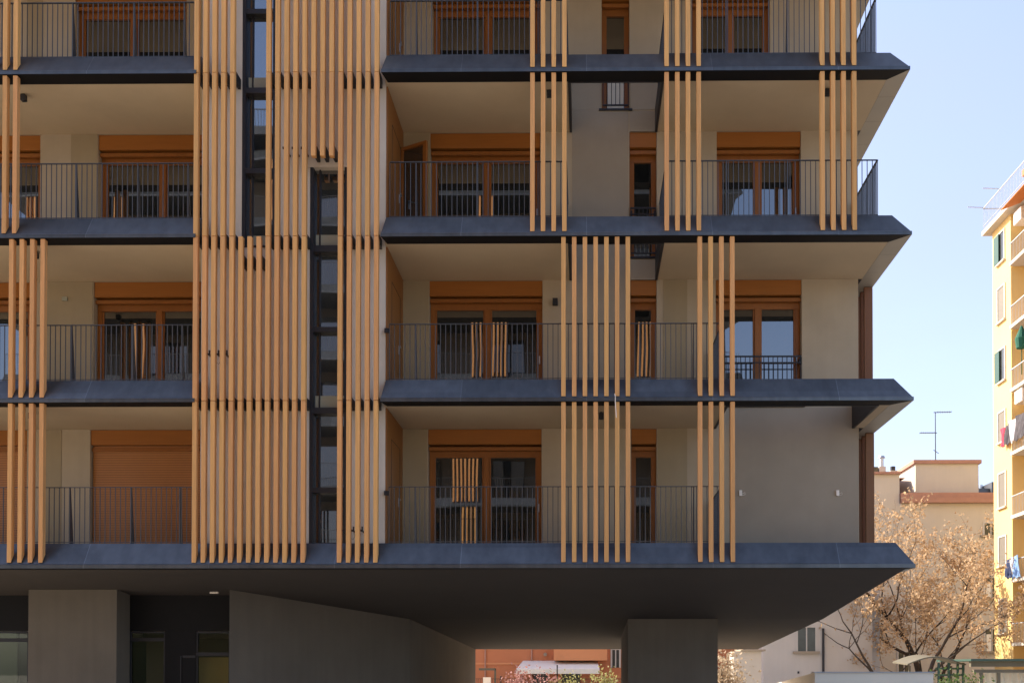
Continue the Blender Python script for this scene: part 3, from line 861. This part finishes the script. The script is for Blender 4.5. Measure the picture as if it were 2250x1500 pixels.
for v, d in ((485, 49.9), (878, 49.9)):
    z = zat(v, d); q = boxes("air_conditioner", [(YX - 0.05, YX + 0.45, 28.9, 29.75, z - 0.3, z + 0.32)], 'white', Yb, 0.02)
    b = MB(); b.tube([(YX - 0.052, 29.32, z), (YX - 0.07, 29.32, z)], 0.22, 14); b.build("fan_grille", 'steel', q)
# washing on the balcony rails: each piece a thing of its own
def cloth(name, label, cat, m, y0, y1, z, h, group='washing on the balcony lines', slack=0.0):
    b = MB(); n = 7; x = YX - 0.22
    top = []; 
    rr = random.Random(name + label)
    pts = []
    for i in range(n + 1):
        t = i / n; y = y0 + (y1 - y0) * t
        pts.append((x - 0.05 * math.sin(t * 9) * 0.5, y, h * (1 - 0.18 * rr.random())))
    vs = []
    for (px, y, hh) in pts:
        for lv in range(4):
            s = lv / 3
            vs.append((px - 0.07 * math.sin(s * 3 + y * 7) - 0.012, y, z - hh * s)); vs.append((px - 0.07 * math.sin(s * 3 + y * 7) + 0.012, y, z - hh * s))
    fs = []
    for i in range(n):
        for lv in range(3):
            a = i * 8 + lv * 2; c = (i + 1) * 8 + lv * 2
            fs += [(a, c, c + 2, a + 2), (a + 1, a + 3, c + 3, c + 1)]
        fs += [(i * 8, i * 8 + 1, (i + 1) * 8 + 1, (i + 1) * 8), (i * 8 + 6, (i + 1) * 8 + 6, (i + 1) * 8 + 7, i * 8 + 7)]
    fs += [(0, 2, 3, 1), (2, 4, 5, 3), (4, 6, 7, 5)]
    e = n * 8
    fs += [(e, e + 1, e + 3, e + 2), (e + 2, e + 3, e + 5, e + 4), (e + 4, e + 5, e + 7, e + 6)]
    b.add(vs, fs)
    return tag(b.build(name, m), label, cat, group)
zc1 = zat(934, 50); zc2 = zat(1228, 50)
cloth("shirt", "red shirt drying at the end of a washing line on the yellow block", "laundry", 'red', 30.45, 31.0, zc1, 0.95)
cloth("towel", "charcoal towel drying beside the red shirt on the yellow block", "laundry", 'charcoal', 29.85, 30.4, zc1 + 0.05, 1.0)
cloth("sheet", "white sheet hung behind the charcoal towel on a yellow block balcony", "laundry", 'cloth_white', 29.35, 29.8, zc1 + 0.15, 1.15)
cloth("blanket", "large dark blanket over the balcony rail beside the white sheet", "laundry", 'charcoal', 28.3, 29.3, zc1 + 0.2, 1.2)
cloth("trousers", "navy trousers drying at the far end of the lower washing line", "laundry", 'navy', 29.85, 30.4, zc2, 1.0)
cloth("undershirt", "small white shirt drying between navy trousers and blue jeans", "laundry", 'cloth_white', 29.55, 29.8, zc2 + 0.05, 0.75)
cloth("jeans", "light blue jeans drying on the lower balcony of the yellow block", "laundry", 'jeans', 28.9, 29.5, zc2 + 0.08, 1.1)
# closed green parasol on a loggia
b = MB(); xx, yy, z = YX - 0.05, 28.9, zat(745, 49)
b.tube([(xx, yy, z - 1.7), (xx, yy, z - 0.5), (xx, yy, z - 0.45), (xx, yy, z), (xx, yy, z + 0.55), (xx, yy, z + 0.62)], [0.02, 0.02, 0.24, 0.30, 0.06, 0.02], 12)
tag(b.build("parasol", 'parasol'), "folded green parasol standing on a balcony of the yellow block", "parasol")

# ================================================================== background: cream building behind the tree
C = thing("cream_building", "cream rendered building behind the bare tree with red copings and a rooftop box", "building", (18, 47, GZ))
d0 = 62.0; cy = 42.0
def cx(u, d): return (u - 1288) * d / FPX
zlow = zat(1106, d0); zhi = zat(1042, d0)
b = MB(); b.box(8, 32, cy, cy + 12, GZ, zlow); b.box(8, cx(1976, d0), cy + 0.02, cy + 11, zlow, zhi); b.build("wall", 'cream', C)
boxes("coping", [(cx(1978, d0), 32.2, cy - 0.35, cy + 12, zlow + 0.002, zlow + 0.30), (cx(1978, d0), 32.2, cy - 0.15, cy + 12, zlow + 0.302, zlow + 0.62)], 'coping', C)
boxes("coping", [(7.8, cx(1977, d0), cy - 0.15, cy + 11.2, zhi + 0.002, zhi + 0.14)], 'coping', C)
vx0, vx1, vy = cx(2011, 63), cx(2149, 63), 43.0
zv = zat(1019, 63)
boxes("rooftop_box", [(vx0, vx1, vy, vy + 3.6, zlow + 0.622, zv)], 'cream', C)
boxes("rooftop_coping", [(vx0 - 0.14, vx1 + 0.14, vy - 0.14, vy + 3.74, zv + 0.002, zv + 0.22)], 'coping', C)
b = MB(); b.hexa([(8, cy + 2, zhi + 0.15), (cx(1968, 66), cy + 2, zhi + 0.15), (cx(1968, 66), cy + 11, zhi + 0.15), (8, cy + 11, zhi + 0.15),
                  (8, cy + 5, zhi + 0.75), (cx(1968, 66), cy + 5, zhi + 0.75), (cx(1968, 66), cy + 8, zhi + 0.75), (8, cy + 8, zhi + 0.75)])
b.build("tiled_roof", 'tile', C)
ch = boxes("chimney", [(cx(1930, 63), cx(1944, 63), 42.8, 43.4, zhi + 0.142, zat(1026, 63))], 'cream', C)
b = MB(); xx = cx(1938, 63); b.tube([(xx, 43.1, zat(1026, 63)), (xx, 43.1, zat(1006, 63))], 0.13, 12); b.tube([(xx, 43.1, zat(1005.5, 63)), (xx, 43.1, zat(1001, 63))], [0.22, 0.16], 12)
b.build("flue", 'steel', ch)
ch = boxes("chimney", [(cx(1956, 63), cx(1970, 63), 42.9, 43.4, zhi + 0.142, zat(1034, 63))], 'cream', C)
b = MB(); xx = cx(1963, 63); b.tube([(xx, 43.15, zat(1034, 63)), (xx, 43.15, zat(1024, 63))], 0.15, 10); b.build("flue", 'dark', ch)
boxes("skylight", [(cx(1919, 63), cx(1928, 63), 42.9, 43.6, zhi + 0.142, zat(1026, 63))], 'darkglass', C)
b = MB(); xx, yy = cx(2061, 64), 44.5
b.tube([(xx, yy, zv + 0.2), (xx, yy, zat(905, 64.5))], [0.035, 0.025], 6)
z = zat(906, 64.5); b.tube([(xx - 0.1, yy, z), (xx + 1.0, yy, z + 0.03)], 0.025, 5)
for i in range(7): b.tube([(xx + 0.1 + i * 0.14, yy - 0.25, z + 0.02), (xx + 0.1 + i * 0.14, yy + 0.25, z + 0.02)], 0.01, 4)
z = zat(951, 64.5); b.tube([(xx - 0.95, yy + 0.1, z + 0.02), (xx + 0.1, yy, z)], 0.025, 5)
for i in range(7): b.tube([(xx - 0.9 + i * 0.13, yy - 0.2, z + 0.02), (xx - 0.9 + i * 0.13, yy + 0.3, z + 0.02)], 0.01, 4)
z = zat(992, 64.5); b.tube([(xx - 0.12, yy, z + 0.1), (xx + 0.2, yy, z - 0.12)], 0.02, 4)
b.build("antenna", 'rail', C)
def far_window(par, u0, u1, v0, v1, d, sill=True, curtain=False):
    y = d - 20; x0, x1, z0, z1 = cx(u0, d), cx(u1, d), zat(v1, d), zat(v0, d)
    b = MB(); t = 0.09
    b.box(x0 - t, x0, y - 0.04, y + 0.05, z0, z1 + t); b.box(x1, x1 + t, y - 0.04, y + 0.05, z0, z1 + t); b.box(x0, x1, y - 0.04, y + 0.05, z1, z1 + t)
    b.box((x0 + x1) / 2 - 0.03, (x0 + x1) / 2 + 0.03, y - 0.03, y + 0.03, z0, z1)
    w = b.build("window", 'ashcream', par)
    boxes("pane", [(x0, (x0 + x1) / 2 - 0.031, y - 0.02, y - 0.004, z0, z1), ((x0 + x1) / 2 + 0.031, x1, y - 0.02, y - 0.004, z0, z1)], 'darkglass', w)
    if sill: boxes("window_sill", [(x0 - 0.25, x1 + 0.2, y - 0.18, y - 0.001, z0 - 0.12, z0 - 0.002)], 'grey', w)
    if curtain: boxes("curtain", [(x0 + 0.05, (x0 + x1) / 2 - 0.05, y - 0.026, y - 0.021, z0, z1 - 0.3)], 'canvas', w)
    return w
far_window(C, 2161, 2189, 1150, 1176, d0); far_window(C, 2162, 2190, 1270, 1313, d0, curtain=True); far_window(C, 2162, 2190, 1382, 1430, d0, curtain=True)
far_window(C, 1972, 1996, 1432, 1475, d0)
# grey volume with two flues right behind
G = thing("distant_grey_house", "small grey rooftop with two thin flues beyond the cream building", "building", (29, 68, GZ))
boxes("wall", [(cx(2178, 88), cx(2230, 88), 68, 74, GZ, zat(1059, 88)), (cx(2150, 88), cx(2177.9, 88), 68.5, 74, GZ, zat(1071, 88))], 'rail', G)
b = MB(); b.tube([(cx(2165, 88), 70, zat(1072, 88)), (cx(2165, 88), 70, zat(1056, 88))], 0.14, 8); b.build("flue", 'steel', G)
b = MB(); b.tube([(cx(2174, 88), 70, zat(1072, 88)), (cx(2174, 88), 70, zat(1056, 88))], 0.14, 8); b.build("flue", 'steel', G)
# lower pale house left of the tree
H = thing("pale_house", "low pale grey rendered house with a barred window and dark downpipe", "building", (11, 34, GZ))
hd = 52.0; hy = 32.0
b = MB(); b.box(cx(1676, hd), cx(1915, hd), hy, hy + 7, GZ, zat(1255, hd)); b.build("wall", 'ashcream', H)
boxes("corner_panel", [(cx(1915, hd) + 0.001, cx(1934, hd), hy + 0.2, hy + 6, GZ, zat(1250, hd))], 'iron', H)
boxes("roof_edge", [(cx(1670, hd), cx(1917, hd), hy - 0.2, hy + 7.1, zat(1255, hd) + 0.002, zat(1255, hd) + 0.15)], 'grey', H)
far_window(H, 1752, 1790, 1378, 1430, hd)
b = MB(); xx = cx(1807, hd); b.tube([(xx, hy - 0.07, GZ), (xx, hy - 0.07, zat(1380, hd))], 0.06, 8); b.build("downpipe", 'dark', H)
boxes("vent", [(cx(1751, hd), cx(1755, hd), hy - 0.03, hy - 0.001, zat(1479, hd), zat(1474, hd))], 'dark', H)
b = MB(); b.box(cx(1612, 48), cx(1672, 48), 28, 29.5, GZ, zat(1430, 48)); sh = b.build("garden_shed", 'cream')
tag(sh, "small cream garden shed with a flat dark roof in front of the pale house", "shed")
boxes("roof", [(cx(1626, 48), cx(1680, 48), 27.8, 29.7, zat(1430, 48) + 0.002, zat(1426, 48))], 'grey', sh)

# ================================================================== terracotta house seen through the passage
O = thing("terracotta_house", "terracotta rendered house seen through the dark passage, with a white awning", "building", (0, 40, GZ))
od_ = 56.0; oy = 36.0
b = MB(); b.box(-12, cx(1613, od_), oy, oy + 9, GZ, 9.0); b.build("wall", 'terra', O)
boxes("string_course", [(-12, cx(1212, od_), oy - 0.05, oy - 0.001, zat(1459, od_), zat(1455, od_))], 'terra2', O)
b = MB()
for u in (1066, 1168): b.tube([(cx(u, od_), oy - 0.05, GZ), (cx(u, od_), oy - 0.05, 8)], 0.045, 6)
b.build("downpipe", 'coping', O)
boxes("balcony", [(cx(1218, od_), cx(1333, od_), oy - 1.2, oy - 0.001, zat(1450, od_ - 1.2), zat(1405, od_ - 1.2))], 'terra2', O)
b = MB(); x0, x1 = cx(1134, 53.5), cx(1317, 53.5); yb = oy - 0.01; yf = oy - 2.5
zb_, zf = zat(1452, od_), zat(1470, 53.5)
b.hexa([(x0, yf, zf), (x1, yf, zf), (x1 - 0.1, yb, zb_), (x0 + 0.2, yb, zb_), (x0, yf, zf + 0.03), (x1, yf, zf + 0.03), (x1 - 0.1, yb, zb_ + 0.03), (x0 + 0.2, yb, zb_ + 0.03)])
b.box(x0, x1, yf - 0.02, yf - 0.001, zf - 0.22, zf + 0.02)
b.build("awning", 'canvas', O)
far_window(O, 1345, 1360, 1427, 1466, od_, sill=False)
b = MB(); b.box(cx(1172, od_), cx(1204, od_), oy - 0.05, oy - 0.001, zat(1500, od_), zat(1474, od_)); b.build("window", 'darkglass', O)
b = MB(); b.box(cx(1235, od_), cx(1275, od_), oy - 0.05, oy - 0.001, zat(1500, od_), zat(1474, od_)); b.build("window", 'darkglass', O)
b = MB(); b.box(cx(1050, 53), cx(1086, 53), oy - 2.6, oy - 2.0, zat(1472, 53), zat(1467, 53)); b.box(cx(1084, 53), cx(1088, 53), oy - 2.6, oy - 2.5, GZ, zat(1472, 53)); b.build("porch", 'olive', O)
b = MB(); b.tube([(cx(1198, od_), oy - 0.02, zat(1437, od_)), (cx(1198, od_), oy - 0.10, zat(1437, od_))], 0.10, 10); b.build("vent", 'grey', O)
# white notice board by the house
b = MB(); b.box(cx(1061, 50), cx(1078, 50), 30, 30.05, zat(1502, 50), zat(1487, 50)); b.box(cx(1062, 50), cx(1064, 50), 30.01, 30.04, GZ, zat(1502, 50)); b.box(cx(1075, 50), cx(1077, 50), 30.01, 30.04, GZ, zat(1502, 50))
tag(b.build("notice_board", 'white'), "white notice board on posts at the mouth of the passage", "sign")

# ================================================================== trees and shrubs
def leaf_faces(rnd, c, n, spread, size, b, mi=0):
    for _ in range(n):
        p = c + Vector((rnd.gauss(0, 1), rnd.gauss(0, 1), rnd.gauss(0, 1))) * spread
        d = Vector((rnd.gauss(0, 1), rnd.gauss(0, 1), rnd.gauss(0, 0.8) - 0.5)).normalized()
        e = d.cross(Vector((rnd.gauss(0, 1), rnd.gauss(0, 1), rnd.gauss(0, 1)))).normalized()
        s = size * (0.6 + 0.8 * rnd.random())
        b.add([p - d * s * 0.5, p + e * s * 0.28, p + d * s * 0.5, p - e * s * 0.28], [(0, 1, 2, 3)], mi)
def grow(rnd, tb, lb, p, d, ln, r, depth, leafn, lsize, spread, up=0.12, maxd=5):
    n = 4
    pts = [p]; rads = [r]
    q = p.copy(); dd = d.copy()
    for i in range(n):
        dd = (dd + Vector((rnd.gauss(0, 0.16), rnd.gauss(0, 0.16), rnd.gauss(0, 0.08) + up * 0.4))).normalized()
        q = q + dd * (ln / n); pts.append(q.copy()); rads.append(r * (1 - 0.42 * (i + 1) / n))
    tb.tube(pts, rads, 7 if depth < 2 else 5 if depth < 4 else 3)
    if depth >= 2:
        for i in range(1, n + 1):
            if leafn and rnd.random() < (0.45 if depth < 4 else 0.8): leaf_faces(rnd, pts[i], leafn if depth >= 3 else leafn // 2, spread, lsize, lb)
    if depth >= maxd: return
    kids = rnd.choice((2, 3, 3)) if depth < maxd - 1 else 3
    for j in range(kids):
        ax = Vector((rnd.gauss(0, 1), rnd.gauss(0, 1), rnd.gauss(0, 0.6))).normalized()
        nd = (dd * (1.0 if j == 0 else 0.75) + ax * (0.35 if j == 0 else 0.75) + Vector((0, 0, up))).normalized()
        st = pts[-1] if j == 0 else pts[rnd.choice((2, 3, 4))]
        grow(rnd, tb, lb, st, nd, ln * (0.80 if j == 0 else 0.70), rads[-1] * (0.95 if j == 0 else 0.75), depth + 1, leafn, lsize, spread, up, maxd)
def tree(name, label, base, stems, seed, leafm, leafn, lsize, spread, group=None, r0=0.16, maxd=5, up=0.12):
    t = thing(name, label, "tree", base, group)
    rnd = random.Random(seed); tb = MB(); lb = MB()
    for (d, ln, r) in stems:
        grow(rnd, tb, lb, Vector(base), Vector(d).normalized(), ln, r, 0, leafn, lsize, spread, up, maxd)
    tb.build("trunk", 'bark', t, smooth=True); lb.build("crown", leafm, t)
    return t
tx = cx(2050, 52); 
tree("leafy_tree", "tall tree with dry tan leaves and forked dark trunk beside the yellow block", (tx, 32.5, GZ),
     [((-0.08, 0.0, 1), 4.1, 0.20), ((0.14, -0.1, 1), 3.6, 0.13), ((-0.38, 0.1, 1), 3.4, 0.12)], 11, 'leaf', 6, 0.165, 0.13, "trees beyond the new building")
tree("leafy_tree", "lower spreading tree with dry tan leaves leaning left towards the pale house", (cx(2008, 49), 29.0, GZ),
     [((-0.05, 0.1, 1), 3.0, 0.15), ((-0.75, 0.0, 0.75), 2.9, 0.12)], 23, 'leaf', 4, 0.16, 0.12, "trees beyond the new building", up=0.05)
def shrub(name, label, u, d, ztop, w_, leafm, n, lsize, seed, group=None):
    x, y = cx(u, d), d - 20
    t = thing(name, label, "shrub", (x, y, GZ), group)
    rnd = random.Random(seed); sb = MB(); lb = MB(); h = ztop - GZ
    for i in range(9):
        a = rnd.random() * 6.28; r = w_ * 0.5 * rnd.random()
        tip = Vector((x + math.cos(a) * r, y + math.sin(a) * r, GZ + h * (0.75 + 0.25 * rnd.random())))
        mid = Vector((x + math.cos(a) * r * 0.4, y + math.sin(a) * r * 0.4, GZ + h * 0.45))
        sb.tube([(x, y, GZ), mid, tip], [0.035, 0.022, 0.008], 5)
        for s in range(6):
            c = mid.lerp(tip, s / 5)
            leaf_faces(rnd, c, n, 0.17 * w_, lsize, lb)
    sb.build("stems", 'bark', t); lb.build("foliage", leafm, t)
shrub("flowering_shrub", "pink flowering shrub by the terracotta house, left of the awning", 1128, 50, zat(1476, 50), 1.4, 'pinkleaf', 14, 0.14, 1, "flowering shrubs beyond the passage")
shrub("flowering_shrub", "pink flowering shrub below the white awning of the terracotta house", 1185, 49, zat(1487, 49), 1.6, 'pinkleaf', 14, 0.13, 2, "flowering shrubs beyond the passage")
shrub("flowering_shrub", "yellow green shrub below the middle of the white awning", 1252, 49, zat(1488, 49), 1.6, 'yellowleaf', 14, 0.13, 3, "flowering shrubs beyond the passage")
shrub("flowering_shrub", "bright yellow shrub beside the dark column of the passage", 1335, 48, zat(1477, 48), 1.3, 'yellowleaf', 16, 0.14, 4, "flowering shrubs beyond the passage")
shrub("dry_shrub", "pale dried shrub between the column and the garden shed", 1602, 44, zat(1438, 44), 2.0, 'dryleaf', 26, 0.16, 5)
shrub("green_shrub", "green shrub in front of the pergola at the white wall", 2100, 38, zat(1484, 38), 1.6, 'greenleaf', 26, 0.12, 6)
# wire fence in front of the terracotta house
b = MB(); fy = 31.0; fd = 51
b.box(cx(1040, fd), cx(1372, fd), fy, fy + 0.03, zat(1490, fd) - 0.02, zat(1490, fd))
for i in range(90):
    x = cx(1040, fd) + i * 0.085; b.box(x - 0.007, x + 0.007, fy + 0.005, fy + 0.02, GZ, zat(1490, fd) - 0.02)
for u in (1100, 1224, 1300): x = cx(u, fd); b.box(x - 0.03, x + 0.03, fy + 0.031, fy + 0.08, GZ, zat(1460 if u == 1224 else 1484, fd))
tag(b.build("garden_fence", 'dark'), "thin dark bar fence behind the passage with shrubs before it", "fence")

# ================================================================== white wall, canopy and pergola at lower right
W = thing("boundary_wall", "low white rendered wall with a metal coping at the edge of the yard", "wall", (cx(1920, 30), 10, GZ))
wd = 30.0
b = MB(); x0, x1 = cx(1789, wd), cx(2048, wd); b.hexa([(x0, 10, GZ), (x1, 10, GZ), (x1, 10.3, GZ), (x0 , 10.3, GZ), (x0, 10, zat(1477.5, wd)), (x1, 10, zat(1477.5, wd)), (x1, 10.3, zat(1477.5, wd)), (x0, 10.3, zat(1477.5, wd))])
b.build("front_face", 'wallwhite', W)
b = MB(); b.hexa([(x0, 10.301, GZ), (x0 + 0.25, 10.301, GZ), (x0 + 0.25, 16, GZ), (x0, 16, GZ), (x0, 10.301, zat(1478, wd)), (x0 + 0.25, 10.301, zat(1478, wd)), (x0 + 0.25, 16, zat(1500, 36)), (x0, 16, zat(1500, 36))]); b.build("return_wall", 'wallwhite', W)
boxes("coping", [(x0 - 0.03, x1 + 0.03, 9.96, 10.34, zat(1477.5, wd) + 0.002, zat(1477.5, wd) + 0.035)], 'iron', W)
K = thing("garden_canopy", "thin curved canopy sheet on posts above the white wall", "canopy", (cx(2030, 42), 22, GZ))
b = MB(); x0, x1 = cx(1975, 42), cx(2100, 42); n = 10; top = []; 
for i in range(n + 1):
    t = i / n; top.append((x0 + (x1 - x0) * t, zat(1461, 42) + 0.30 * math.sin(math.pi * min(1, t * 1.05)) ))
for i in range(n):
    (xa, za), (xb_, zb2) = top[i], top[i + 1]
    b.hexa([(xa, 21, za), (xb_, 21, zb2), (xb_, 23, zb2 + 0.1), (xa, 23, za + 0.1), (xa, 21, za + 0.05), (xb_, 21, zb2 + 0.05), (xb_, 23, zb2 + 0.15), (xa, 23, za + 0.15)])
b.build("sheet", 'olive', K)
for x in (cx(1995, 42), cx(2085, 42)): boxes("post", [(x - 0.04, x + 0.04, 21.9, 21.98, GZ, zat(1462, 42))], 'olive', K)
Q = thing("pergola", "dark metal pergola with drawn pale curtains in front of the yellow block", "pergola", (cx(2200, 40), 20, GZ))
pd_ = 40.0
boxes("beam", [(cx(2128, pd_), cx(2420, pd_), 19.9, 20.1, zat(1464, pd_), zat(1452, pd_))], 'olive', Q)
boxes("beam", [(cx(2135, pd_), cx(2420, pd_), 19.92, 20.08, zat(1477, pd_), zat(1470, pd_))], 'olive', Q)
boxes("roof", [(cx(2122, pd_), cx(2425, pd_), 19.6, 23.5, zat(1451.5, pd_), zat(1447, pd_))], 'dkgreen', Q)
for u in (2152, 2190, 2330): boxes("post", [(cx(u, pd_) - 0.06, cx(u, pd_) + 0.06, 19.95, 20.05, GZ, zat(1477.2, pd_))], 'olive', Q)
b = MB(); pts = []
for i in range(41):
    x = cx(2160, 41) + i * 0.07; pts.append((x, 21 + 0.06 * math.sin(i * 1.3)))
for (xa, ya), (xb_, yb2) in zip(pts, pts[1:]):
    b.hexa([(xa, ya, GZ), (xb_, yb2, GZ), (xb_, yb2 + 0.02, GZ), (xa, ya + 0.02, GZ), (xa, ya, zat(1470, 41)), (xb_, yb2, zat(1470, 41)), (xb_, yb2 + 0.02, zat(1470, 41)), (xa, ya + 0.02, zat(1470, 41))])
b.build("curtain", 'canvas', Q)
F2 = MB()
for u in (2066, 2088, 2108, 2120): F2.box(cx(u, 41) - 0.04, cx(u, 41) + 0.04, 21.3, 21.38, GZ, zat(1455, 41))
F2.box(cx(2060, 41), cx(2124, 41), 21.381, 21.42, zat(1470, 41), zat(1466, 41)); F2.box(cx(2060, 41), cx(2124, 41), 21.381, 21.42, zat(1484, 41), zat(1480, 41))
tag(F2.build("trellis", 'dkgreen'), "dark green metal trellis between the white wall and the pergola", "trellis")
